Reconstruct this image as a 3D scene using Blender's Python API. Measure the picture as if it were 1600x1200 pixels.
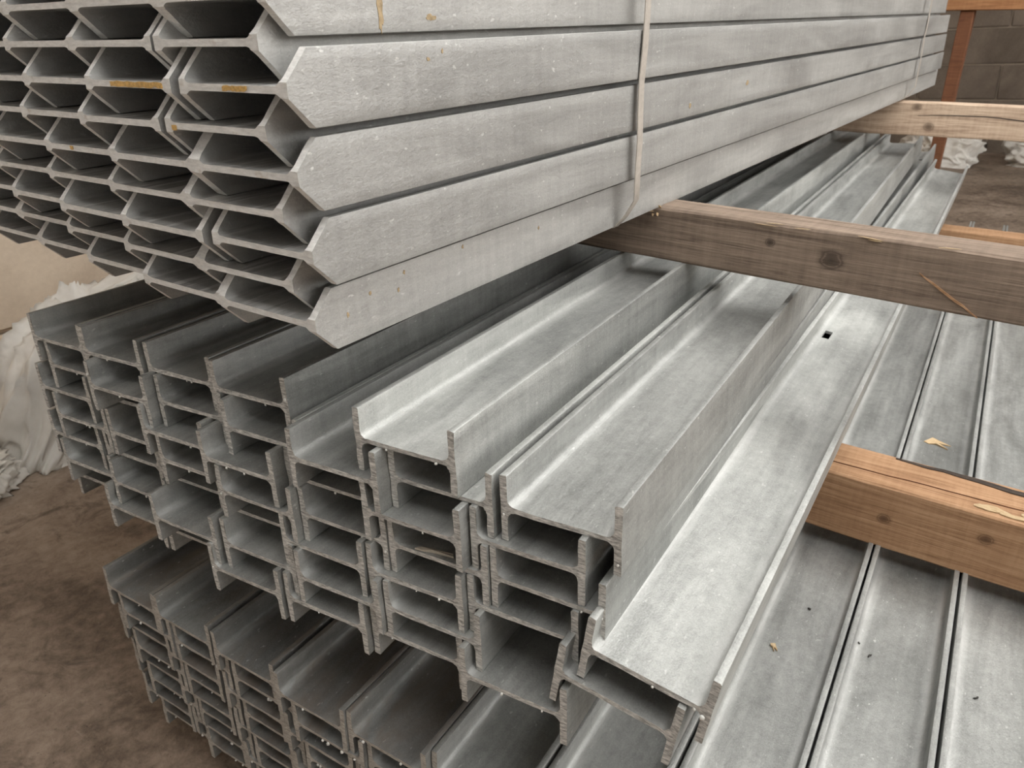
import bpy, bmesh, math, random
from mathutils import Matrix, Vector, Euler, noise

random.seed(7)
scene = bpy.context.scene
for o in list(bpy.data.objects):
    bpy.data.objects.remove(o, do_unlink=True)
COL = scene.collection

# ------------------------------------------------------------------ camera
F_PX = 1203.0
YAW, PITCH = -0.6103, 0.4317
cam_d = bpy.data.cameras.new('camera')
cam = bpy.data.objects.new('camera', cam_d)
COL.objects.link(cam)
cam_d.sensor_width = 36.0
cam_d.lens = F_PX / 1600.0 * 36.0
cam_d.clip_start = 0.02
cam_d.dof.use_dof = True
cam_d.dof.focus_distance = 1.05
cam_d.dof.aperture_fstop = 12.0
fwd = Vector((math.sin(YAW) * math.cos(PITCH), math.cos(YAW) * math.cos(PITCH), -math.sin(PITCH)))
rgt = Vector((math.cos(YAW), -math.sin(YAW), 0.0))
up = rgt.cross(fwd)
cam.matrix_world = Matrix(((rgt.x, up.x, -fwd.x, 0), (rgt.y, up.y, -fwd.y, 0), (rgt.z, up.z, -fwd.z, 0), (0, 0, 0, 1)))
scene.camera = cam

# ------------------------------------------------------------------ world and light
world = bpy.data.worlds.new('overcast_sky')
scene.world = world
world.use_nodes = True
wn = world.node_tree.nodes
bgn = wn['Background']
bgn.inputs[0].default_value = (1.0, 0.985, 0.955, 1)
bgn.inputs[1].default_value = 2.9
vs = scene.view_settings
vs.view_transform = 'Standard'
vs.look = 'None'
vs.gamma = 1.0
vs.use_curve_mapping = False
vs.exposure = 0.68

FLOOR_Z = -1.455

# ------------------------------------------------------------------ materials
def new_mat(name):
    m = bpy.data.materials.new(name)
    m.use_nodes = True
    nt = m.node_tree
    b = nt.nodes['Principled BSDF']
    return m, nt, b

def nd(nt, typ, **kw):
    n = nt.nodes.new(typ)
    for k, v in kw.items():
        if k in n.inputs.keys() if isinstance(k, str) else False:
            n.inputs[k].default_value = v
        else:
            setattr(n, k, v)
    return n

def ramp(nt, fac, stops):
    r = nt.nodes.new('ShaderNodeValToRGB')
    el = r.color_ramp.elements
    while len(el) < len(stops):
        el.new(0.5)
    for e, (p, c) in zip(el, stops):
        e.position = p
        e.color = (c[0], c[1], c[2], 1) if hasattr(c, '__len__') else (c, c, c, 1)
    nt.links.new(fac, r.inputs[0])
    return r.outputs[0]

def coords(nt, scale, offset_random=True):
    tc = nt.nodes.new('ShaderNodeTexCoord')
    mp = nt.nodes.new('ShaderNodeMapping')
    mp.inputs['Scale'].default_value = scale
    nt.links.new(tc.outputs['Object'], mp.inputs['Vector'])
    if offset_random:
        oi = nt.nodes.new('ShaderNodeAttribute'); oi.attribute_type = 'OBJECT'; oi.attribute_name = 'seed'
        mul = nt.nodes.new('ShaderNodeMath'); mul.operation = 'MULTIPLY'
        mul.inputs[1].default_value = 37.0
        nt.links.new(oi.outputs['Fac'], mul.inputs[0])
        cb = nt.nodes.new('ShaderNodeCombineXYZ')
        for i in range(3):
            nt.links.new(mul.outputs[0], cb.inputs[i])
        nt.links.new(cb.outputs[0], mp.inputs['Location'])
    return mp.outputs[0]

def noise_t(nt, vec, scale, detail=4, rough=0.6, dist=0.0):
    n = nt.nodes.new('ShaderNodeTexNoise')
    n.inputs['Scale'].default_value = scale
    n.inputs['Detail'].default_value = detail
    n.inputs['Roughness'].default_value = rough
    n.inputs['Distortion'].default_value = dist
    nt.links.new(vec, n.inputs['Vector'])
    return n.outputs['Fac']

def mixc(nt, fac, a, b, mode='MIX'):
    m = nt.nodes.new('ShaderNodeMix')
    m.data_type = 'RGBA'
    m.blend_type = mode
    for s, v in ((0, fac), (6, a), (7, b)):
        if hasattr(v, 'is_output'):
            nt.links.new(v, m.inputs[s])
        elif s == 0:
            m.inputs[0].default_value = v
        else:
            m.inputs[s].default_value = (v[0], v[1], v[2], 1)
    return m.outputs[2]

def math_n(nt, op, a, b=0.0):
    m = nt.nodes.new('ShaderNodeMath'); m.operation = op
    for i, v in enumerate((a, b)):
        if hasattr(v, 'is_output'):
            nt.links.new(v, m.inputs[i])
        else:
            m.inputs[i].default_value = v
    return m.outputs[0]

def bump(nt, bsdf, h, strength, dist):
    b = nt.nodes.new('ShaderNodeBump')
    b.inputs['Strength'].default_value = strength
    b.inputs['Distance'].default_value = dist
    nt.links.new(h, b.inputs['Height'])
    nt.links.new(b.outputs[0], bsdf.inputs['Normal'])

def galv(name, dark, light, dust=None, dust_amt=0.0, metallic=0.75, rlo=0.48, rhi=0.7, root_x=0.058, bloom=0.4, ash=0.0):
    m, nt, b = new_mat(name)
    tc = nt.nodes.new('ShaderNodeTexCoord')
    sx = nt.nodes.new('ShaderNodeSeparateXYZ')
    nt.links.new(tc.outputs['Object'], sx.inputs[0])
    big = noise_t(nt, coords(nt, (1, 0.22, 1)), 10.0, 6, 0.68, 0.9)
    streak = noise_t(nt, coords(nt, (1, 0.05, 1)), 70.0, 3, 0.65)
    vdrip = noise_t(nt, coords(nt, (1, 1, 0.10)), 60.0, 4, 0.65)
    fine = noise_t(nt, coords(nt, (1, 0.7, 1)), 480.0, 4, 0.75)
    s = math_n(nt, 'ADD', math_n(nt, 'MULTIPLY', big, 0.46), math_n(nt, 'MULTIPLY', streak, 0.16))
    s = math_n(nt, 'ADD', s, math_n(nt, 'MULTIPLY', vdrip, 0.16))
    s = math_n(nt, 'ADD', s, math_n(nt, 'MULTIPLY', fine, 0.30))
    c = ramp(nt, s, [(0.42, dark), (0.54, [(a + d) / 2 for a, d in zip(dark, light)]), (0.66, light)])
    oi = nt.nodes.new('ShaderNodeAttribute'); oi.attribute_type = 'OBJECT'; oi.attribute_name = 'seed'
    v = ramp(nt, oi.outputs['Fac'], [(0, 0.88), (1, 1.08)])
    c = mixc(nt, 1.0, c, v, 'MULTIPLY')
    # pale zinc bloom along the root of web and flange
    d = math_n(nt, 'ABSOLUTE', math_n(nt, 'SUBTRACT', math_n(nt, 'ABSOLUTE', sx.outputs[0]), root_x))
    edge = math_n(nt, 'ADD', d, math_n(nt, 'MULTIPLY', math_n(nt, 'SUBTRACT', noise_t(nt, coords(nt, (1, 0.3, 1)), 35.0, 5, 0.7), 0.5), 0.022))
    bm_ = ramp(nt, edge, [(0.0, bloom), (0.012, 0.0)])
    c = mixc(nt, bm_, c, [min(0.72, x * 1.4) for x in light])
    sp = noise_t(nt, coords(nt, (1, 0.5, 1)), 150.0, 2, 0.5)
    spm = ramp(nt, sp, [(0.68, 0.0), (0.76, 0.6)])
    c = mixc(nt, spm, c, (0.66, 0.66, 0.64))
    if ash:
        an = noise_t(nt, coords(nt, (1, 0.10, 1)), 55.0, 5, 0.7)
        inner = ramp(nt, math_n(nt, 'ABSOLUTE', sx.outputs[0]), [(root_x + .004, 1.0), (root_x + .008, 0.0)])
        am = math_n(nt, 'MULTIPLY', ramp(nt, an, [(0.50, 0.0), (0.62, ash)]), ramp(nt, sx.outputs[1], [(0.02, 1.0), (0.16, 0.0)]))
        am = math_n(nt, 'MULTIPLY', am, inner)
        c = mixc(nt, am, c, (0.74, 0.735, 0.72))
    if dust:
        dn = noise_t(nt, coords(nt, (1, 0.4, 1)), 6.5, 8, 0.7, 1.2)
        dm = ramp(nt, dn, [(0.42, 0.0), (0.60, dust_amt)])
        geo = nt.nodes.new('ShaderNodeNewGeometry')
        gz = nt.nodes.new('ShaderNodeSeparateXYZ')
        nt.links.new(geo.outputs['Normal'], gz.inputs[0])
        dm = math_n(nt, 'MULTIPLY', dm, ramp(nt, gz.outputs[2], [(0.1, 0.25), (0.8, 1.0)]))
        c = mixc(nt, dm, c, dust)
    nt.links.new(c, b.inputs['Base Color'])
    r = ramp(nt, math_n(nt, 'ADD', math_n(nt, 'MULTIPLY', big, 0.6), math_n(nt, 'MULTIPLY', fine, 0.4)), [(0.34, rlo), (0.66, rhi)])
    nt.links.new(r, b.inputs['Roughness'])
    b.inputs['Metallic'].default_value = metallic
    h = math_n(nt, 'ADD', math_n(nt, 'MULTIPLY', fine, 0.5), math_n(nt, 'MULTIPLY', noise_t(nt, coords(nt, (1, 0.6, 1)), 170.0, 3, 0.65), 1.0))
    bump(nt, b, h, 0.5, 0.0016)
    return m

M = {}
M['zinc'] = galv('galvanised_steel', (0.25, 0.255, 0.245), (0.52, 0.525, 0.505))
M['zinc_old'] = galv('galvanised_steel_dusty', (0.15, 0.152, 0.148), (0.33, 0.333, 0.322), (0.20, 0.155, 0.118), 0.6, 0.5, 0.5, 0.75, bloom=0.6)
M['zinc_top'] = galv('galvanised_steel_matt', (0.31, 0.308, 0.298), (0.50, 0.497, 0.48), None, 0, 0.65, 0.5, 0.68, root_x=0.066, bloom=0.5, ash=0.8)

def end_mat(name, dark, light, sc=220.0, metallic=0.2, rust=0.0):
    m, nt, b = new_mat(name)
    n = noise_t(nt, coords(nt, (0.4, 1, 1.6)), sc, 4, 0.7)
    c = ramp(nt, n, [(0.32, dark), (0.68, light)])
    if rust:
        rn = noise_t(nt, coords(nt, (1, 1, 1)), 45.0, 3, 0.6)
        c = mixc(nt, ramp(nt, rn, [(0.62, 0.0), (0.74, rust)]), c, (0.30, 0.19, 0.09))
    nt.links.new(c, b.inputs['Base Color'])
    b.inputs['Roughness'].default_value = 0.65
    b.inputs['Metallic'].default_value = metallic
    bump(nt, b, n, 0.6, 0.0015)
    return m

M['end_sawn'] = end_mat('sawn_zinc_end', (0.19, 0.185, 0.175), (0.74, 0.72, 0.68))
M['end_top'] = end_mat('pale_zinc_end', (0.58, 0.57, 0.55), (0.80, 0.785, 0.76), 160.0, 0.1, 0.35)
M['end_old'] = end_mat('old_zinc_end', (0.22, 0.20, 0.18), (0.55, 0.52, 0.47))

def wood(name, dark, mid, light, knots=(), blotch=0.5, grain=1.0):
    m, nt, b = new_mat(name)
    tc = nt.nodes.new('ShaderNodeTexCoord')
    w = noise_t(nt, coords(nt, (0.30, 6.0, 6.0)), 9.0, 7, 0.7, 1.1)
    fine = noise_t(nt, coords(nt, (0.16, 9, 9)), 42.0, 5, 0.75)
    blot = noise_t(nt, coords(nt, (0.6, 1, 1)), 8.0, 5, 0.65)
    saw = noise_t(nt, coords(nt, (1, 0.1, 0.1)), 90.0, 3, 0.6)
    s = math_n(nt, 'ADD', math_n(nt, 'MULTIPLY', w, 0.46), math_n(nt, 'MULTIPLY', fine, 0.42))
    s = math_n(nt, 'ADD', s, math_n(nt, 'MULTIPLY', saw, 0.12))
    c = ramp(nt, s, [(0.40, dark), (0.5, mid), (0.61, light)])
    c = mixc(nt, ramp(nt, blot, [(0.42, 0.0), (0.72, blotch)]), c, dark)
    for (kx, ky, kz, kr) in knots:
        mp = nt.nodes.new('ShaderNodeMapping')
        mp.inputs['Location'].default_value = (-kx * 0.8, -ky, -kz)
        mp.inputs['Scale'].default_value = (0.8, 1, 1)
        nt.links.new(tc.outputs['Object'], mp.inputs['Vector'])
        ln = nt.nodes.new('ShaderNodeVectorMath'); ln.operation = 'LENGTH'
        nt.links.new(mp.outputs[0], ln.inputs[0])
        dd = math_n(nt, 'ADD', ln.outputs['Value'], math_n(nt, 'MULTIPLY', math_n(nt, 'SUBTRACT', w, 0.5), kr * 0.7))
        km = ramp(nt, math_n(nt, 'DIVIDE', dd, kr), [(0.0, 0.95), (0.45, 0.75), (0.52, 0.35), (0.62, 0.75), (0.75, 0.25), (1.0, 0.0)])
        c = mixc(nt, km, c, [x * 0.45 for x in dark])
    nt.links.new(c, b.inputs['Base Color'])
    b.inputs['Roughness'].default_value = 0.8
    b.inputs['Specular IOR Level'].default_value = 0.25
    bump(nt, b, s, 0.7, 0.004)
    return m

M['wood_brown'] = wood('weathered_brown_timber', (0.125, 0.09, 0.068), (0.235, 0.176, 0.134), (0.345, 0.262, 0.20), ((1.46, 0, .054, .024), (1.35, 0, .068, .011), (1.97, 0, .072, .010)))
M['wood_orange'] = wood('fresh_sawn_timber', (0.27, 0.145, 0.076), (0.43, 0.25, 0.138), (0.55, 0.345, 0.205), ((.492, .0, .068, .014), (.666, 0, .088, .015), (.74, .10, .139, .012)), 0.35)
M['wood_rail'] = wood('orange_rail_timber', (0.20, 0.09, 0.04), (0.32, 0.155, 0.07), (0.40, 0.21, 0.10), (), 0.35)
M['wood_pale'] = wood('pale_rough_timber', (0.28, 0.19, 0.132), (0.51, 0.38, 0.278), (0.64, 0.50, 0.38), ((1.18, 0, .115, .02), (1.24, 0, .04, .022)), 0.3)
M['wood_red'] = wood('red_brown_timber', (0.10, 0.04, 0.02), (0.155, 0.065, 0.032), (0.20, 0.09, 0.045))
M['splinter'] = wood('bright_wood_splinter', (0.42, 0.29, 0.16), (0.54, 0.40, 0.24), (0.62, 0.50, 0.33))
M['wood_dark'] = wood('dark_bark_edge', (0.03, 0.022, 0.018), (0.06, 0.045, 0.036), (0.11, 0.085, 0.07))

def plain(name, col, rough=0.6, metallic=0.0, var=0.15, sc=60):
    m, nt, b = new_mat(name)
    n = noise_t(nt, coords(nt, (1, 1, 1)), sc, 4, 0.6)
    c = ramp(nt, n, [(0.3, [x * (1 - var) for x in col]), (0.7, [min(1, x * (1 + var)) for x in col])])
    nt.links.new(c, b.inputs['Base Color'])
    b.inputs['Roughness'].default_value = rough
    b.inputs['Metallic'].default_value = metallic
    bump(nt, b, n, 0.2, 0.001)
    return m

M['strap'] = plain('steel_strap', (0.47, 0.43, 0.385), 0.45, 0.35, 0.12, 90)
M['paint'] = plain('ochre_paint_mark', (0.56, 0.34, 0.10), 0.6, 0.0, 0.3, 300)
M['rust'] = plain('rust_stain', (0.30, 0.225, 0.13), 0.8, 0.0, 0.3, 200)
M['drip'] = plain('zinc_drip', (0.62, 0.61, 0.58), 0.45, 0.3)
M['shard'] = plain('grey_wood_shard', (0.42, 0.37, 0.30), 0.8)
M['grit'] = plain('dark_grit', (0.05, 0.045, 0.04), 0.9)

def concrete(name, dark, light, stain, sc=2.2):
    m, nt, b = new_mat(name)
    a = noise_t(nt, coords(nt, (1, 1, 1)), sc, 8, 0.65, 0.4)
    f = noise_t(nt, coords(nt, (1, 1, 1)), 45.0, 5, 0.7)
    s = math_n(nt, 'ADD', math_n(nt, 'MULTIPLY', a, 0.7), math_n(nt, 'MULTIPLY', f, 0.3))
    c = ramp(nt, s, [(0.34, dark), (0.66, light)])
    st = noise_t(nt, coords(nt, (1, 1, 0.5)), 1.1, 6, 0.6, 1.0)
    c = mixc(nt, ramp(nt, st, [(0.5, 0.0), (0.72, 0.7)]), c, stain)
    nt.links.new(c, b.inputs['Base Color'])
    b.inputs['Roughness'].default_value = 0.85
    b.inputs['Specular IOR Level'].default_value = 0.3
    bump(nt, b, s, 0.4, 0.01)
    return m

M['block'] = concrete('wall_block_concrete', (0.62, 0.50, 0.385), (0.82, 0.70, 0.56), (0.52, 0.42, 0.32))
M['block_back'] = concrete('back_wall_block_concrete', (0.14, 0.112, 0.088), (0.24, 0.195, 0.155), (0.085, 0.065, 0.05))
M['mortar'] = concrete('wall_mortar', (0.28, 0.23, 0.18), (0.40, 0.33, 0.26), (0.2, 0.16, 0.12), 8)

def floor_material():
    m, nt, b = new_mat('dirty_concrete_floor')
    a = noise_t(nt, coords(nt, (1, 1, 1), False), 1.7, 10, 0.66, 0.8)
    f = noise_t(nt, coords(nt, (1, 1, 1), False), 24.0, 8, 0.75, 0.3)
    c = ramp(nt, math_n(nt, 'ADD', math_n(nt, 'MULTIPLY', a, 0.6), math_n(nt, 'MULTIPLY', f, 0.4)),
             [(0.38, (0.125, 0.091, 0.067)), (0.5, (0.285, 0.218, 0.168)), (0.63, (0.43, 0.345, 0.275))])
    dk = noise_t(nt, coords(nt, (1, 1, 1), False), 5.5, 9, 0.75, 1.4)
    c = mixc(nt, ramp(nt, dk, [(0.53, 0.0), (0.68, 0.85)]), c, (0.085, 0.062, 0.046))
    gr = noise_t(nt, coords(nt, (1, 1, 1), False), 110.0, 3, 0.6)
    c = mixc(nt, ramp(nt, gr, [(0.66, 0.0), (0.72, 0.7)]), c, (0.035, 0.026, 0.02))
    sc = noise_t(nt, coords(nt, (1.4, 9, 1), False), 5.0, 6, 0.72, 0.4)
    c = mixc(nt, ramp(nt, sc, [(0.63, 0.0), (0.72, 0.65)]), c, (0.42, 0.35, 0.28))
    nt.links.new(c, b.inputs['Base Color'])
    nt.links.new(ramp(nt, a, [(0.3, 0.5), (0.7, 0.8)]), b.inputs['Roughness'])
    b.inputs['Specular IOR Level'].default_value = 0.3
    bump(nt, b, math_n(nt, 'ADD', f, math_n(nt, 'MULTIPLY', dk, 0.6)), 0.6, 0.008)
    return m
M['floor'] = floor_material()

def sack_material():
    m, nt, b = new_mat('white_woven_sack')
    n = noise_t(nt, coords(nt, (1, 1, 1)), 5.0, 5, 0.6)
    c = ramp(nt, n, [(0.3, (0.60, 0.56, 0.50)), (0.65, (0.80, 0.775, 0.73))])
    nt.links.new(c, b.inputs['Base Color'])
    b.inputs['Roughness'].default_value = 0.6
    bump(nt, b, noise_t(nt, coords(nt, (1, 1, 1)), 300.0, 2, 0.5), 0.2, 0.002)
    return m
M['sack'] = sack_material()
M['front'] = plain('front_fill_grey', (0.33, 0.33, 0.325), 0.8, 0.0, 0.15, 3)  # grey of the added front wall, kept neutral for its bounce
M['roof'] = plain('unseen_roof_sheet', (0.16, 0.15, 0.14), 0.7, 0.0, 0.15, 3)  # dark sheet for the unseen overhead slabs

# ------------------------------------------------------------------ helpers
def tag(o, label=None, cat=None, group=None, kind=None):
    if kind is None: kind = 'thing'
    if label: o['label'] = label
    if cat: o['category'] = cat
    if group: o['group'] = group
    if kind: o['kind'] = kind
    return o

def mesh_obj(name, me, parent=None, mw=None):
    o = bpy.data.objects.new(name, me)
    COL.objects.link(o)
    o['seed'] = random.random()
    if mw is not None:
        o.matrix_world = mw
    if parent is not None:
        o.parent = parent
    return o

def bm_mesh(bm, name, mats, smooth_angle=None):
    bmesh.ops.recalc_face_normals(bm, faces=bm.faces)
    me = bpy.data.meshes.new(name)
    bm.to_mesh(me); bm.free()
    for m in mats:
        me.materials.append(m)
    if smooth_angle is not None:
        me.shade_smooth()
        me.set_sharp_from_angle(angle=smooth_angle)
    return me

def box_bm(bm, lo, hi):
    vs_ = [bm.verts.new((x, y, z)) for x in (lo[0], hi[0]) for y in (lo[1], hi[1]) for z in (lo[2], hi[2])]
    for q in ((0, 1, 3, 2), (4, 6, 7, 5), (0, 4, 5, 1), (2, 3, 7, 6), (0, 2, 6, 4), (1, 5, 7, 3)):
        bm.faces.new([vs_[i] for i in q])
    return vs_

def rows3(m):
    return Matrix(((m[0][0], m[0][1], m[0][2], 0), (m[1][0], m[1][1], m[1][2], 0), (m[2][0], m[2][1], m[2][2], 0), (0, 0, 0, 1)))

ORD = ['top', 'second', 'third', 'fourth', 'fifth', 'sixth', 'seventh', 'eighth', 'ninth', 'tenth', 'eleventh', 'twelfth']
NTH = ['first', 'second', 'third', 'fourth', 'fifth', 'sixth', 'seventh', 'eighth', 'ninth', 'tenth', 'eleventh', 'twelfth']

# ------------------------------------------------------------------ steel sections
def section(w, b, tf, tw, r, hf, rc=0.0012):
    """closed outline of an I section lying on its side (web flat), as upper-right quarter mirrored"""
    xo, xi, zt = w / 2, w / 2 - tf, b / 2
    q = []
    # outer flange face, from web level up
    q += [(xo, hf), (xo, (hf + zt) / 2), (xo, zt - rc)]
    q += [(xo - rc * (1 - math.cos(a)), zt - rc + rc * math.sin(a)) for a in (math.pi / 4,)]
    q += [(xo - rc, zt), (xi + rc, zt)]
    q += [(xi + rc * (1 - math.cos(math.pi / 4)), zt - rc * (1 - math.sin(math.pi / 4)))]
    q += [(xi, zt - rc), (xi, (hf + zt) / 2 + 0.004)]
    cx, cz = xi - r, tw / 2 + r
    zs = []
    for a in (0, 20, 40, 60, 76, 90):
        zs.append((cx + r * math.cos(math.radians(a)), cz - r * math.sin(math.radians(a))))
    if hf > tw / 2:
        s = (cz - hf) / r
        if 0 < s < 1:
            a = math.degrees(math.asin(s))
            zs.append((cx + r * math.cos(math.radians(a)), hf))
            zs.sort(key=lambda p: -p[1])
    q += zs
    q += [(xi * 0.45, tw / 2)]
    right_up = q
    out = list(right_up)
    out += [(-x, z) for x, z in reversed(right_up)]
    out += [(-x, -z) for x, z in right_up]
    out += [(x, -z) for x, z in reversed(right_up)]
    return out

def build_beam(name, w, b, tf, tw, r, length, mats, vcut=0.0, hf=0.0075, rough=0.0008, seed=0, slots=(), camber=0.0):
    """returns [('flange', mesh), ('web', mesh), ('flange', mesh)]; all three share one local frame"""
    rnd = random.Random(seed)
    pts = section(w, b, tf, tw, r, hf)
    n = len(pts)
    xw = w / 2 - tf - r                      # where the root fillet runs out into the flat web
    ys = [0.0, 0.06, length * 0.35, length * 0.65, length - 0.012, length]
    if not vcut:
        ys.insert(1, 0.012)
    grid = []
    for i, y in enumerate(ys):
        ring = []
        for (x, z) in pts:
            yy, dx, dz = y, 0.0, 0.0
            if i == 0:
                if vcut:
                    yy = vcut * max(0.0, (abs(z) - hf) / (b / 2 - hf))
                yy += rnd.uniform(-rough, rough)
                if not vcut:
                    dx, dz = rnd.uniform(-.0003, .0003), rnd.uniform(-.0006, .0004)
            if abs(abs(x) - xw) < 1e-6:
                dx = 0.0
            ring.append((x + dx, yy, z + dz))
        grid.append(ring)
    eps = 1e-6
    parts = []
    for pname, keep in (('flange', lambda x: x >= xw - eps), ('web', lambda x: abs(x) <= xw + eps), ('flange', lambda x: x <= -xw + eps)):
        bm = bmesh.new()
        idx = [i for i in range(n) if keep(pts[i][0])]
        vs_ = [{i: bm.verts.new(ring[i]) for i in idx} for ring in grid]
        for a, c in zip(vs_, vs_[1:]):
            for i in idx:
                j = (i + 1) % n
                if j in a and not (abs(abs(pts[i][0]) - xw) < eps and abs(pts[i][0] - pts[j][0]) < eps):
                    bm.faces.new((a[i], a[j], c[j], c[i]))
        for ring in (vs_[0], vs_[-1]):
            polys = [[i for i in idx if abs(pts[i][1]) <= hf + eps]]
            if pname == 'flange':
                for sz in (1, -1):
                    polys.append([i for i in idx if pts[i][1] * sz >= hf - eps])
            for po in polys:
                bm.faces.new([ring[i] for i in po]).material_index = 1
        if pname == 'web':
            for (sx0, sx1, sy0, sy1) in slots:
                for co, no in (((sx0, 0, 0), (1, 0, 0)), ((sx1, 0, 0), (1, 0, 0)), ((0, sy0, 0), (0, 1, 0)), ((0, sy1, 0), (0, 1, 0))):
                    bmesh.ops.bisect_plane(bm, geom=bm.verts[:] + bm.edges[:] + bm.faces[:], plane_co=co, plane_no=no, dist=1e-5)
                before = {e for e in bm.edges if e.is_boundary}
                hit = [f_ for f_ in bm.faces if sx0 < f_.calc_center_median().x < sx1 and sy0 < f_.calc_center_median().y < sy1]
                bmesh.ops.delete(bm, geom=hit, context='FACES')
                bmesh.ops.bridge_loops(bm, edges=[e for e in bm.edges if e.is_boundary and e not in before])
        parts.append((pname, bm_mesh(bm, pname, mats, math.radians(40))))
    return parts

PARTS = {}
def beam_obj(name, parts):
    root = bpy.data.objects.new(name, None)
    root.empty_display_size = 0.05
    COL.objects.link(root)
    sd = random.random()
    PARTS[root.name] = []
    for pname, me in parts:
        p = mesh_obj(pname, me, root)
        p['seed'] = sd
        PARTS[root.name].append(p)
    return root

def zinc_drip_mesh(seed):
    rnd = random.Random(seed)
    bm = bmesh.new()
    bmesh.ops.create_icosphere(bm, subdivisions=1, radius=0.0022)
    for v in bm.verts:
        v.co.x *= rnd.uniform(1.0, 1.4)
        v.co.z *= 1.6 if v.co.z < 0 else 0.8
        v.co += Vector((rnd.uniform(-.0004, .0004),) * 3)
    return bm_mesh(bm, 'zinc_drip', [M['drip']], math.radians(60))
DRIPS = [zinc_drip_mesh(i) for i in range(4)]

def part_at(beam, x):
    right, web, left = PARTS[beam.name]
    return right if x > W / 2 - TF - RR else left if x < -(W / 2 - TF - RR) else web

def add_drips(beam, rnd, spots):
    for (x, z, s) in spots:
        d = mesh_obj('zinc_drip', rnd.choice(DRIPS), part_at(beam, x))
        d.location = (x, -0.0005, z)
        d.scale = (s, s, s * rnd.uniform(0.9, 1.5))

# ------------------------------------------------------------------ structure: floor, walls, added light-blocking slabs
def plane_grid(name, x0, x1, y0, y1, z, mat, nx=40, ny=60, amp=0.004):
    bm = bmesh.new()
    g = [[bm.verts.new((x0 + (x1 - x0) * i / nx, y0 + (y1 - y0) * j / ny, z + amp * noise.noise(Vector((i * .7, j * .7, 3.1))))) for j in range(ny + 1)] for i in range(nx + 1)]
    for i in range(nx):
        for j in range(ny):
            bm.faces.new((g[i][j], g[i + 1][j], g[i + 1][j + 1], g[i][j + 1]))
    o = mesh_obj(name, bm_mesh(bm, name, [mat], math.radians(60)))
    tag(o, kind='structure')
    return o
plane_grid('floor', -5, 9, -5, 14.5, FLOOR_Z, M['floor'])

def block_mesh(lx, ly, lz, seed):
    rnd = random.Random(seed)
    bm = bmesh.new()
    box_bm(bm, (-lx / 2, -ly / 2, -lz / 2), (lx / 2, ly / 2, lz / 2))
    bmesh.ops.bevel(bm, geom=bm.edges[:], offset=0.012, segments=2, affect='EDGES')
    for v in bm.verts:
        v.co += Vector((rnd.uniform(-.003, .003), rnd.uniform(-.003, .003), rnd.uniform(-.003, .003)))
    return bm

def block_wall(name, origin, rot, length, height, bl, bh, thick, mat, label, first_off, z_off):
    """origin at floor corner; local x along wall, local y into the wall"""
    core = bmesh.new()
    box_bm(core, (0, 0.02, 0), (length, thick, height))
    w = mesh_obj(name, bm_mesh(core, name, [M['mortar']]))
    w.matrix_world = Matrix.Translation(origin) @ rot
    tag(w, label, None, None, 'structure')
    meshes = [bm_mesh(block_mesh(bl - 0.014, thick, bh - 0.014, s), 'block', [mat], math.radians(50)) for s in range(4)]
    row = 0
    z = z_off
    k = 0
    while z < height:
        x = -first_off if row % 2 == 0 else -first_off - bl / 2
        while x < length:
            if x + bl > 0:
                o = mesh_obj('block', meshes[k % 4], w)
                o.location = (x + bl / 2, thick / 2 + random.uniform(-.004, .004), z + bh / 2)
                k += 1
            x += bl
        z += bh
        row += 1
    return w

# left wall: faces +x, runs along +y
block_wall('wall_left', (-3.25, -1.0, FLOOR_Z), Matrix.Rotation(math.radians(90), 4, 'Z'), 14.0, 3.4, 1.2, 0.4, 0.3, M['block'],
           'beige concrete block wall behind the sacks at left', 0.3, -0.03)
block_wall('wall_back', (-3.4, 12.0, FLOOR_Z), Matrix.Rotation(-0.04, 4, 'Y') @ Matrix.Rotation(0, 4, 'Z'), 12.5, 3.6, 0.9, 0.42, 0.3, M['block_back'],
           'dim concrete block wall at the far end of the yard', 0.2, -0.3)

# unseen roof and wall slabs, added to block skylight except from upper right
def slab(name, lo, hi, mat):
    bm = bmesh.new()
    box_bm(bm, lo, hi)
    return tag(mesh_obj(name, bm_mesh(bm, name, [M[mat]])), kind='structure')
slab('unseen_back_roof', (-3.6, 5.0, 3.0), (9.0, 12.6, 3.08), 'roof')  # out of view, placed to keep the far wall dark
slab('sky_blocker_1', (-3.6, -2.2, 2.7), (-0.7, 5.0, 2.78), 'roof')  # added overhead slab, shades the left-hand beams from the sky
slab('sky_blocker_2', (-0.7, -2.2, 2.7), (6.5, -1.0, 2.78), 'roof')  # added overhead strip, cuts front sky on the beam ends
slab('added_front_wall', (-3.6, -2.2, FLOOR_Z), (6.5, -2.0, 2.7), 'front')  # added behind the camera: hides low sky, gives soft frontal fill
slab('added_right_wall', (6.5, -3.4, FLOOR_Z), (6.7, 12.6, 0.9), 'mortar')  # added out of view to reduce low sky light from the right

# ------------------------------------------------------------------ beam tables
S_M = rows3(((0.9961085, -0.0802501, -0.0364374), (0.0801964, 0.9967748, -0.0029336), (0.0365553, 0.0, 0.9993316)))
T_M = rows3(((0.9999222, -0.000011, -0.0124725), (-0.0002315, 0.9998109, -0.0194436), (0.0124704, 0.0194449, 0.9997332)))
L_M = rows3(((0.9981042, -0.0607663, 0.0097747), (0.0607633, 0.998152, 0.0005951), (-0.0097928, 0.0, 0.999952)))

W, B, TF, TW, RR = 0.152, 0.0882, 0.0092, 0.0064, 0.0095
Z0, P = -0.4433, 0.0478

def place(o, frame, x, y, z, roll=0.0, yaw=0.0):
    o.matrix_world = frame @ Matrix.Translation((x, y, z)) @ Matrix.Rotation(-yaw, 4, 'Z') @ Matrix.Rotation(roll, 4, 'Y')

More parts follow.
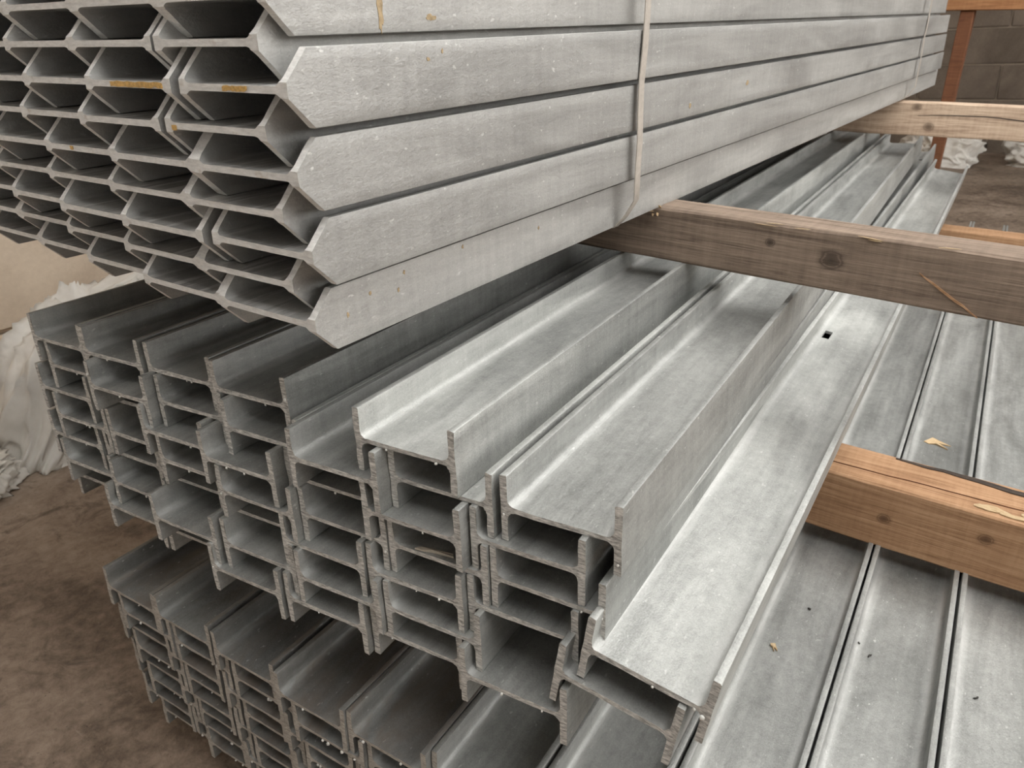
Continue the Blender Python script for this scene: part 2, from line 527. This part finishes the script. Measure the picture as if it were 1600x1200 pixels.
# ---- middle stack: (row, x, near y)
mid = [
 (0, -1.3141, .6684), (0, -1.1572, .6649), (0, -.9919, .666), (0, -.833, .6592), (0, -.5387, .6323),
 (1, -1.2869, .6701), (1, -1.1303, .6437), (1, -.9695, .6565), (1, -.8014, .6409), (1, -.6486, .6176), (1, -.4951, .6399), (1, -.3348, .6441),
 (2, -1.3311, .6653), (2, -1.170, .690), (2, -1.001, .637), (2, -.8376, .6187), (2, -.6835, .640), (2, -.5296, .6195), (2, -.3731, .6342),
 (3, -1.2923, .6609), (3, -1.1385, .662), (3, -.9722, .6381), (3, -.8085, .6162), (3, -.6545, .628), (3, -.5005, .630), (3, -.3468, .6326),
 (4, -1.3391, .6668), (4, -1.180, .670), (4, -1.012, .660), (4, -.8465, .640), (4, -.6892, .6165), (4, -.5331, .6195), (4, -.3789, .6285),
 (5, -1.3065, .6587), (5, -1.1465, .6488), (5, -.984, .6098), (5, -.8215, .6141), (5, -.6617, .6083), (5, -.5066, .6155),
 (6, -1.329, .680), (6, -1.1641, .6395), (6, -1.007, .641), (6, -.8506, .6043), (6, -.6914, .6072), (6, -.536, .616), (6, -.3809, .6032),
]
mid_len = 3.72
mid_mesh = [build_beam('galvanised_beam', W, B, TF, TW, RR, mid_len + .06 * (i % 3), [M['zinc'], M['end_sawn']], seed=i) for i in range(6)]
rowcount = {}
for r, x, y in mid:
    rowcount[r] = rowcount.get(r, 0) + 1
seen = {}
MID_GROUP = 'galvanised beams in the middle stack'
mid_special = {(1, -.3348): ('slot', 3.65, ((.04, .056, 3.40, 3.44),), 0.0, 'wide galvanised beam with bright clean web, second row, right end of middle stack'),
               (3, -.3468): ('slot', 4.15, ((.03, .046, 3.80, 3.84),), 0.0, None)}
rnd = random.Random(3)
for i, (r, x, y) in enumerate(mid):
    c = seen.get(r, 0); seen[r] = c + 1
    n = rowcount[r]
    sp = mid_special.get((r, x))
    if sp:
        me = build_beam('galvanised_beam', W, B, TF, TW, RR, sp[1], [M['zinc'], M['end_sawn']], seed=40 + i, slots=sp[2])
    else:
        me = mid_mesh[i % 6]
    o = beam_obj('galvanised_beam', me)
    place(o, S_M, x, y, Z0 - P * r, 0.0, 0.012 if (r, x) == (3, -.3468) else 0.0)
    if sp and sp[4]:
        lab = sp[4]
    elif r == 0 and c == n - 1:
        lab = 'galvanised beam lying alone on top of middle stack, clear of the dark ones'
    elif r == 0:
        lab = 'dark shaded galvanised beam in top row of middle stack, %s from left' % NTH[c]
    else:
        lab = 'galvanised I-beam in %s row down of middle stack, %s from left' % (ORD[r], NTH[c])
    tag(o, lab, 'steel beam', MID_GROUP)
    # zinc drips on the sawn ends
    for k in range(rnd.randint(0, 2)):
        if rnd.random() < .6:
            add_drips(o, rnd, [(rnd.uniform(-.055, .055), -TW / 2 - .0005, rnd.uniform(.5, .9))])
        else:
            add_drips(o, rnd, [(rnd.choice((-1, 1)) * (W / 2 - .004), rnd.uniform(-.03, .03), rnd.uniform(.5, .9))])

# two beams that lean off the right edge of the stack
me = build_beam('galvanised_beam', W, B + .004, TF, TW, RR, 3.82, [M['zinc'], M['end_sawn']], seed=90, slots=((-.052, -.036, 1.135, 1.185),))
o = beam_obj('galvanised_beam', me)
place(o, S_M, -.2142, .6098, -.6316, .161, .022)
tag(o, 'tilted galvanised beam with small square slot, right edge of middle stack', 'steel beam', MID_GROUP)
lean_top = o
add_drips(o, rnd, [(-.052 + .11, -TW / 2, .9), (.068, -.008, 1.3), (.01, -TW / 2, .8)])
o = beam_obj('galvanised_beam', build_beam('galvanised_beam', W, B + .003, TF, TW, RR, 3.8, [M['zinc'], M['end_sawn']], seed=91))
place(o, S_M, -.2478, .6045, -.6783, .160, .018)
tag(o, 'tilted galvanised beam tucked beneath the slotted one, bottom right of middle stack', 'steel beam', MID_GROUP)

# ---- top stack: ends cut to a point
KT = 0.9487
WT, BT, TFT, TWT, RT = 0.17784 * KT, 0.0768 * KT, 0.0093, 0.0070, 0.0092
VC, HF, TCOL, TP, TZ = 0.0303 * KT, 0.0072, 0.1794 * KT, 0.04305 * KT, 0.0294 * KT
top_rows = {  # row: x of right-hand beam, near y, z, y offsets by column, length
 -2: (-.757, .553, [0, 0, 0, 0, 0, 0], 4.10), -1: (-.765, .536, [0, 0, 0, 0, 0, 0], 4.12),
 0: (-.7491, .5357, [0, 0, 0, 0, 0, 0], 4.12),
 1: (-.7685, .5350, [0, 0, 0, .008, .014, .014], 4.10),
 2: (-.7265, .5287, [0, -.004, .001, .005, .008, .01], 4.13),
 3: (-.7732, .5323, [0, -.004, .003, .008, .01, .012], 4.12),
 4: (-.7332, .5326, [0, -.001, .003, .007, .01, .012], 4.19),
 5: (-.7717, .5371, [0, .003, .009, .013, .015, .016], 4.15),
 6: (-.7379, .5417, [0, -.006, -.003, .009, .018, .02], 4.24),
 7: (-.789, .5504, [0, 0, .009, .018, .018, .02], 4.2),
 8: (-.7583, .5487, [0, .002, .015, .026, .028, .03], 4.29),
}
top_rows = {r_: (a_ * KT, b_ * KT, c_, round(d_ * KT, 3)) for r_, (a_, b_, c_, d_) in top_rows.items()}
# x gap between first and second column by row
gap12 = {2: .012, 3: .008, 6: .012, 1: .008}
top_mesh = {}
TOP_GROUP = 'pointed galvanised beams in the top bundle'
top_objs = {}
for r in sorted(top_rows):
    x0, y0, dys, ln = top_rows[r]
    if ln not in top_mesh:
        top_mesh[ln] = build_beam('pointed_beam', WT, BT, TFT, TWT, RT, ln, [M['zinc_top'], M['end_top']], vcut=VC, hf=HF, rough=.0006, seed=int(ln * 1000))
    for c in range(6):
        o = beam_obj('pointed_beam', top_mesh[ln])
        x = x0 - TCOL * c + (.0 if c == 0 else -gap12.get(r, 0.0) * (1 if c == 1 else .5))
        place(o, T_M, x, y0 + dys[c] + .0027 * c, TZ - TP * r)
        rr = r + 2
        tag(o, 'galvanised beam with pointed end, top bundle, %s row up from bottom, %s from right' % (NTH[8 - r], NTH[c]), 'steel beam', TOP_GROUP)
        top_objs[(r, c)] = o

def paint_patch(parent, x0, x1, z0, z1, y=-.0004, mat='paint', seed=0):
    rnd_ = random.Random(seed)
    bm = bmesh.new()
    n = 14
    pts = []
    for i in range(n + 1):
        pts.append((x0 + (x1 - x0) * i / n, z1 - abs(rnd_.gauss(0, .12)) * (z1 - z0)))
    for i in range(n, -1, -1):
        pts.append((x0 + (x1 - x0) * i / n, z0 + abs(rnd_.gauss(0, .12)) * (z1 - z0)))
    f0 = bm.faces.new([bm.verts.new((px, y - .0006, pz)) for px, pz in pts])
    res = bmesh.ops.extrude_face_region(bm, geom=[f0])
    for v in res['geom']:
        if isinstance(v, bmesh.types.BMVert):
            v.co.y += .0006
    o = mesh_obj('paint_mark', bm_mesh(bm, 'paint_mark', [M[mat]]), PARTS[parent.name][1])
    o['label'] = 'ochre paint mark' if mat == 'paint' else 'rust stain'
    return o
paint_patch(top_objs[(2, 1)], -.03, .07, -.0032, .0034, seed=1)
paint_patch(top_objs[(2, 0)], -.012, .026, -.0028, .003, seed=2)
paint_patch(top_objs[(3, 0)], -.0725, -.064, -.005, .001, seed=3)
paint_patch(top_objs[(4, 2)], -.02, -.013, -.002, .003, seed=4)

# steel straps round the top bundle
def strap(name, yl, label, seed):
    rnd_ = random.Random(seed)
    xr = max(v[0] for v in top_rows.values()) + WT / 2 + .0035
    xl = xr - 6.05 * TCOL
    zt = TZ + 2 * TP + BT / 2 + .002
    zb = TZ - 8 * TP - BT / 2 - .0012
    path = []
    zz = zt
    # right side, top to bottom, following the faces a little
    for k in range(10):
        z = zt + (zb + .05 - zt) * k / 9
        path.append((xr + .001 * math.sin(k * 2.1), yl + .004 * math.sin(k * .9) - .012 * (k / 9) ** 2, z))
    path.append((xr - .018, yl - .014, zb + .018))
    path.append((xr - .034, yl - .016, zb + .0006))
    path.append((xl + .02, yl, zb))
    path.append((xl, yl, zb + .02))
    path.append((xl, yl, zt - .005))
    path.append((xl + .01, yl, zt))
    path.append((xr - .01, yl, zt))
    bm = bmesh.new()
    w, t = .0095, .0009
    rings = []
    n = len(path)
    for i, p in enumerate(path):
        a, b_ = Vector(path[i - 1]), Vector(path[(i + 1) % n])
        d = (b_ - a).normalized()
        nrm = d.cross(Vector((0, 1, 0))).normalized()
        c = Vector(p)
        rings.append([bm.verts.new(c + Vector((0, sy * w, 0)) + nrm * (sn * t)) for sy, sn in ((-1, -1), (1, -1), (1, 1), (-1, 1))])
    for i in range(n):
        a, b_ = rings[i], rings[(i + 1) % n]
        for j in range(4):
            bm.faces.new((a[j], a[(j + 1) % 4], b_[(j + 1) % 4], b_[j]))
    o = mesh_obj(name, bm_mesh(bm, name, [M['strap']], math.radians(50)))
    o.matrix_world = T_M
    tag(o, label, 'strap', 'steel straps round the top bundle')
    return o
strap('steel_strap', 1.302 * KT, 'flat steel strap round top bundle above the near brown timber', 1)
strap('steel_strap', 4.04 * KT, 'flat steel strap round far end of top bundle', 2)

# ---- lower stack
LZ = -0.9506 - B / 2
low_len = 4.27
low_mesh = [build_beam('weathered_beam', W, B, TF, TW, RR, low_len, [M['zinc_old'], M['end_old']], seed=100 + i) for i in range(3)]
low_clean = [build_beam('weathered_beam', W, B, TF, TW, RR, low_len, [M['zinc'], M['end_old']], seed=110 + i) for i in range(2)]
even_x = [-1.212, -1.058, -.895, -.733, -.579, -.4253, -.2683, -.1113, .0457, .2026, .3596, .5166]
LOW_GROUP = 'galvanised beams in the bottom stack'
for r in range(8):
    for c in range(12):
        if c > 6 and r > 1:
            continue
        x = even_x[c] + (.033 if r % 2 else 0.0) + random.uniform(-.0008, .0008)
        y = .604 + [.005, .004, .0, -.008, -.004, .008, .0, .0, .0, .0, 0, 0][c] + .004 * r + (random.uniform(-.004, .004) if r else 0)
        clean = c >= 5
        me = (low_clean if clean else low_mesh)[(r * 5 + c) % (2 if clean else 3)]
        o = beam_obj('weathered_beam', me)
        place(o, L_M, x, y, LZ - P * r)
        if r == 0:
            lab = ('clean grey galvanised beam' if clean else 'dusty galvanised beam') + ' in top row of bottom stack, %s from left' % NTH[c]
        else:
            lab = 'galvanised beam in %s row down of bottom stack, %s from left' % (ORD[r], NTH[c])
        tag(o, lab, 'steel beam', LOW_GROUP)
        if c < 6 and r in (1, 3, 5, 6, 7, 0):
            for k in range(rnd.randint(1, 4) if r else rnd.randint(0, 2)):
                add_drips(o, rnd, [(rnd.uniform(-.06, .06), -TW / 2 - .0005, rnd.uniform(.6, 1.1))])

# ------------------------------------------------------------------ timbers
def timber_mesh(lx, ly, lz, mat, seed, wane=0.0, n=60, rough=.0015):
    """local origin: left end, front, bottom; x along"""
    bm = bmesh.new()
    rnd_ = random.Random(seed)
    prof = []
    m = 6
    r = .004
    for i in range(m): prof.append((0, lz * i / m if i else r))
    prof.append((0, lz - r)); prof.append((r, lz))
    for i in range(1, m): prof.append((ly * i / m, lz))
    prof += [(ly - r, lz), (ly, lz - r)]
    for i in range(m - 1, 0, -1): prof.append((ly, lz * i / m))
    prof += [(ly, r), (ly - r, 0)]
    for i in range(m - 1, 0, -1): prof.append((ly * i / m, 0))
    prof.append((r, 0))
    rings = []
    for i in range(n + 1):
        x = lx * i / n
        ring = []
        for (y, z) in prof:
            nv = noise.noise_vector(Vector((x * 6 + seed * 7, y * 30, z * 30))) * rough
            k = noise.noise(Vector((x * 2.5 + seed, 1.3, 0)))
            zz = z
            yy = y
            if wane and z > lz * .6 and y < ly * .3:
                t = max(0.0, k) * wane
                zz -= t * (1 - y / (ly * .3)) * .5
                yy += t * (z - lz * .6) / (lz * .4) * .6
            ring.append(bm.verts.new((x + (nv.x * 2 if i in (0, n) else 0), yy + nv.y, zz + nv.z)))
        rings.append(ring)
    k = len(prof)
    for a, b_ in zip(rings, rings[1:]):
        for j in range(k):
            bm.faces.new((a[j], a[(j + 1) % k], b_[(j + 1) % k], b_[j]))
    bm.faces.new(rings[0]); bm.faces.new(rings[-1])
    return bm_mesh(bm, 'timber_bearer', [mat], math.radians(35))

def timber(x0, x1, y, z0, z1, depth, mat, label, seed, yaw=0.0, wane=0.0, tilt=0.0, rough=.0015):
    o = mesh_obj('timber_bearer', timber_mesh(x1 - x0, depth, z1 - z0, M[mat], seed, wane, rough=rough))
    o.matrix_world = Matrix.Translation((x0, y, z0)) @ Matrix.Rotation(yaw, 4, 'Z') @ Matrix.Rotation(tilt, 4, 'Y')
    tag(o, label, 'timber')
    return o
brown = timber(-1.75, .62, 1.4525, -.4165, -.3135, .092, 'wood_brown', 'weathered brown timber bearer under the near end of top bundle', 1, wane=.006, yaw=-.05)
pale = timber(-1.75, .75, 3.74, -.413, -.279, .085, 'wood_pale', 'pale rough timber bearer under the far end of top bundle', 2, yaw=.05, rough=.003)
orange = timber(-.62, .75, 1.462, -.9500, -.811, .14, 'wood_orange', 'orange new-cut timber bearer lying on the bottom stack', 3, yaw=.03, tilt=.0098)
timber(-.62, .7, 3.87, -.9440, -.806, .12, 'wood_orange', 'far orange timber bearer on bottom stack near its back end', 4, yaw=.06, tilt=.0098)
for k, yb in enumerate((1.25, 3.6)):
    timber(-1.5, .9, yb, FLOOR_Z + .002, -1.378, .1, 'wood_brown', ('near' if k == 0 else 'far') + ' floor timber bearer beneath the bottom stack', 5 + k)

# crack and split details on the timbers
def splinter_mesh(l, w, t, seed):
    rnd_ = random.Random(seed)
    bm = bmesh.new()
    n = 6
    rings = []
    for i in range(n + 1):
        s = math.sin(math.pi * min(1, (i + .4) / (n + .4))) ** .5
        y = rnd_.uniform(-.15, .15) * w
        z = rnd_.uniform(-.2, .2) * t
        rings.append([bm.verts.new((l * i / n, y + a * w * s * .5, z + b_ * t * .5 * s)) for a, b_ in ((-1, -1), (1, -1), (1, 1), (-1, 1))])
    for a, b_ in zip(rings, rings[1:]):
        for j in range(4):
            bm.faces.new((a[j], a[(j + 1) % 4], b_[(j + 1) % 4], b_[j]))
    bm.faces.new(rings[0]); bm.faces.new(rings[-1])
    return bm_mesh(bm, 'splinter', [M['splinter']])
rs = random.Random(11)
for k in range(11):
    o = mesh_obj('splinter', splinter_mesh(rs.uniform(.012, .03), rs.uniform(.002, .006), .0015, k), brown)
    o.location = (1.75 - .635 + rs.uniform(-.02, .012), rs.uniform(-.004, .02), .103 + rs.uniform(-.012, .004))
    o.rotation_euler = (rs.uniform(-.5, .5), rs.uniform(-.7, .5), rs.uniform(-2.2, -.6))
for k in range(16):
    o = mesh_obj('splinter', splinter_mesh(rs.uniform(.02, .05), rs.uniform(.0015, .003), .001, 30 + k), brown)
    o.location = (rs.uniform(1.3, 2.3), -.001, .1013 + rs.uniform(-.004, .001))
    o.rotation_euler = (0, rs.uniform(-.08, .08), rs.uniform(-.1, .1))

# ------------------------------------------------------------------ small debris
def chip(label, pos, l, w, rz, mat='splinter', seed=0, name='wood_chip', frame=None, rx=0.0):
    bm = bmesh.new()
    rnd_ = random.Random(seed)
    outline = [(0, -.5), (.25, -.62), (.45, -.3), (1, -.42), (.5, -.05), (.95, .35), (.42, .42), (.1, .5)]
    bot = [bm.verts.new((x * l, y * w + rnd_.uniform(-.05, .05) * w, 0)) for x, y in outline]
    topv = [bm.verts.new((x * l, y * w, .0016 + rnd_.uniform(0, .003))) for x, y in outline]
    n = len(outline)
    bm.faces.new(bot); bm.faces.new(topv)
    for i in range(n):
        bm.faces.new((bot[i], bot[(i + 1) % n], topv[(i + 1) % n], topv[i]))
    o = mesh_obj(name, bm_mesh(bm, name, [M[mat]]))
    m = (frame or Matrix.Identity(4)) @ Matrix.Translation(pos) @ Matrix.Rotation(rz, 4, 'Z') @ Matrix.Rotation(rx, 4, 'X')
    o.matrix_world = m
    tag(o, label, 'wood chip')
    return o
ztop = LZ + TW / 2 + .0004
chip('pale forked wood chip on bottom stack beyond the orange timber', (.012, 2.11, ztop), .06, .034, -.35, seed=1, frame=L_M)
chip('tiny wood sliver on bottom stack in front of orange timber', (-.143, 1.133, ztop), .018, .008, -1.0, seed=2, frame=L_M)
chip('small wood shard caught on a beam end in the middle stack', (-.535, .634, Z0 - P * 3 + TW / 2 + .0004), .055, .006, .12, 'shard', 3, frame=S_M)
for k, (x, y, l, lab) in enumerate((
        (.006, 1.19, .008, 'dark grit speck between the two dark seams in front of orange timber'),
        (-.012, 1.215, .005, 'tiny dark dot beside the grit speck on the bottom stack'),
        (-.105, 1.26, .006, 'faint dark fleck on bottom stack just left of first seam'),
        (.175, 1.19, .011, 'curled dark fibre on the rightmost bottom stack web'))):
    chip(lab, (x, y, ztop), l, .0022, 1.0 + k, 'grit', 20 + k, 'grit_speck', L_M)['category'] = 'grit'

# ------------------------------------------------------------------ background: post, rail, sacks
def upright(name, lo, hi, mat, label, cat):
    bm = bmesh.new()
    box_bm(bm, (0, 0, 0), (hi[0] - lo[0], hi[1] - lo[1], hi[2] - lo[2]))
    bmesh.ops.subdivide_edges(bm, edges=bm.edges[:], cuts=6, use_grid_fill=True)
    for v in bm.verts:
        v.co += noise.noise_vector(v.co * 5) * .006
    bmesh.ops.bevel(bm, geom=[e for e in bm.edges if e.calc_face_angle(0) > 1.0], offset=.004, segments=1, affect='EDGES')
    o = mesh_obj(name, bm_mesh(bm, name, [M[mat]], math.radians(40)))
    o.location = lo
    tag(o, label, cat)
    return o
upright('timber_post', (-.768, 6.0, FLOOR_Z), (-.69, 6.08, .105), 'wood_red', 'upright red-brown timber post beyond the far end of the stacks', 'timber')
upright('timber_rail', (-1.6, 5.98, .107), (1.2, 6.10, .22), 'wood_rail', 'horizontal orange timber rail resting on the far post', 'timber')

def sack(name, loc, size, rot, seed, label, fold=0.16, flat=0.15, vert=1.0, shear=0.0):
    """slack woven sack: a lumpy body with creased, faceted cloth"""
    bm = bmesh.new()
    bmesh.ops.create_icosphere(bm, subdivisions=6, radius=1.0)
    off = Vector((seed * 3.1, seed * 1.7, seed * .9))
    for v in bm.verts:
        d = v.co.normalized()
        p = Vector([abs(c) ** .75 * (1 if c > 0 else -1) for c in d])
        q = d + off
        wq = q + noise.noise_vector(q * 1.7) * .28
        big = noise.noise(q * 1.1)
        f1 = noise.voronoi(Vector((wq.x, wq.y, wq.z * vert)) * 2.3)[0]
        f2 = noise.voronoi(Vector((wq.x, wq.y, wq.z * vert * .7)) * 5.2 + Vector((3, 8, 1)))[0]
        pleat = 1 - abs(noise.noise(Vector((wq.x * 3.2, wq.y * 3.2, wq.z * .9)) + off)) * 2.2
        s_ = 1 + big * .32 + (f1[1] - f1[0]) * fold * .9 + (f2[1] - f2[0]) * fold * .4 + max(0, pleat) ** 3 * fold * .5 - .12
        p *= s_
        v.co = Vector((p.x * size[0], p.y * size[1], p.z * size[2]))
        lo = -size[2] * (1 - flat * 2)
        if v.co.z < lo:
            v.co.z = lo
    zmin = min(v.co.z for v in bm.verts)
    for v in bm.verts:
        v.co.z -= zmin
        v.co.y += shear * v.co.z
    o = mesh_obj(name, bm_mesh(bm, name, [M['sack']], math.radians(180)))
    o.location = loc
    o.rotation_euler = rot
    tag(o, label, 'sack')
    return o
sack('woven_sack', (-2.92, 1.13, FLOOR_Z), (.19, .27, .34), (0, 0, .1), 1, 'crumpled white woven sack slumped against the left wall', .3, vert=.5, shear=.62)
sack('woven_sack', (-2.86, .76, FLOOR_Z), (.17, .13, .075), (0, 0, .9), 2, 'flattened white sack on the floor at left edge', .35)
sack('woven_sack', (-1.25, 10.6, FLOOR_Z), (.40, .28, .24), (0, 0, .2), 3, 'white sack heaped by the far wall nearest the post', .3)
sack('woven_sack', (.20, 11.0, FLOOR_Z), (.75, .3, .24), (0, 0, -.1), 4, 'long white sack at the foot of the far wall', .3)

# ------------------------------------------------------------------ marks on beams and timbers
def spot(parent, name, pos, ry, rz, normal, mat, seed, label=None):
    """thin irregular stain lying on a face; normal 'x' = on the outer flange face, 'y' = front face, 'z' = top face"""
    rnd_ = random.Random(seed)
    bm = bmesh.new()
    n = 16
    rim = []
    for i in range(n):
        a = 2 * math.pi * i / n
        k = rnd_.uniform(.55, 1.1)
        u, w_ = math.cos(a) * ry * k, math.sin(a) * rz * k
        rim.append({'x': (0, u, w_), 'y': (u, 0, w_), 'z': (u, w_, 0)}[normal])
    t = .0005
    dv = Vector({'x': (t, 0, 0), 'y': (0, -t, 0), 'z': (0, 0, t)}[normal])
    a_ = [bm.verts.new(Vector(p) + dv) for p in rim]
    b_ = [bm.verts.new(Vector(p) - dv) for p in rim]
    bm.faces.new(a_); bm.faces.new(b_)
    for i in range(n):
        bm.faces.new((a_[i], a_[(i + 1) % n], b_[(i + 1) % n], b_[i]))
    o = mesh_obj(name, bm_mesh(bm, name, [M[mat]]), parent)
    o.location = pos
    if label: o['label'] = label
    return o
def side_stain(row, y, z, ry, rz, seed, mat='rust'):
    x0, y0 = top_rows[row][0], top_rows[row][1]
    zr = TZ - TP * row
    y, z = y * KT, z * KT
    spot(PARTS[top_objs[(row, 0)].name][0], 'rust_stain', (WT / 2, y - y0, z - zr), ry, rz, 'x', mat, seed)
side_stain(0, .690, .012, .005, .022, 1)
side_stain(0, .775, .006, .009, .004, 2)
side_stain(2, .766, -.030, .002, .003, 3)
side_stain(2, .740, -.038, .003, .003, 4)
side_stain(4, 1.857, -.14, .008, .006, 5)
side_stain(4, 1.535, -.16, .005, .006, 6)
for k, (y, z) in enumerate(((.60, -.316), (.703, -.290), (.64, -.30), (.825, -.285), (.69, -.31), (1.02, -.30))):
    side_stain(8, y, z, .0022, .0035, 10 + k)

def seam(parent, pts, w, depth, mat, name, label, axis):
    """a split in a timber: thin sliver let into the face"""
    bm = bmesh.new()
    prev = None
    n = len(pts)
    for i, p in enumerate(pts):
        p = Vector(p)
        s_ = w * (.25 + .75 * math.sin(math.pi * (i + .5) / n))
        if axis == 'y':
            ds = ((0, -.0012, -s_), (0, -.0012, s_), (0, depth, s_), (0, depth, -s_))
        else:
            ds = ((0, -s_, .0012), (0, s_, .0012), (0, s_, -depth), (0, -s_, -depth))
        r = [bm.verts.new(p + Vector(d)) for d in ds]
        if prev:
            for j in range(4):
                bm.faces.new((prev[j], prev[(j + 1) % 4], r[(j + 1) % 4], r[j]))
        else:
            bm.faces.new(r)
        prev = r
    bm.faces.new(prev)
    o = mesh_obj(name, bm_mesh(bm, name, [M[mat]]), parent)
    o['label'] = label
    return o
rs = random.Random(21)
seam(orange, [(.34 + .035 * i, .042 + .0012 * i + rs.uniform(-.002, .002), .1392) for i in range(15)], .0011, .004, 'wood_red', 'split', 'long reddish split along the top', 'z')
seam(orange, [(.48 + .03 * i, .131 - .0015 * i + rs.uniform(-.003, .003), .1392) for i in range(16)], .008, .006, 'wood_dark', 'bark_edge', 'dark bark edge', 'z')
for k in range(9):
    o = mesh_obj('splinter', splinter_mesh(rs.uniform(.03, .075), rs.uniform(.008, .018), .004, 60 + k), orange)
    o.location = (.62 + rs.uniform(0, .10), .008 + rs.uniform(0, .035), .1395)
    o.rotation_euler = (0, 0, rs.uniform(-.25, .1))
seam(pale, [(1.19 + .05 * i, 0.0, .082 + .012 * math.sin(i * .35) - .001 * i + rs.uniform(-.001, .001)) for i in range(14)], .0022, .004, 'wood_dark', 'split', 'dark curved split along the face', 'y')
seam(brown, [(1.60 + .012 * i, 0.0, .056 - .0068 * i + rs.uniform(-.001, .001)) for i in range(9)], .0022, .003, 'wood_orange', 'scar', 'pale orange scar across the face', 'y')
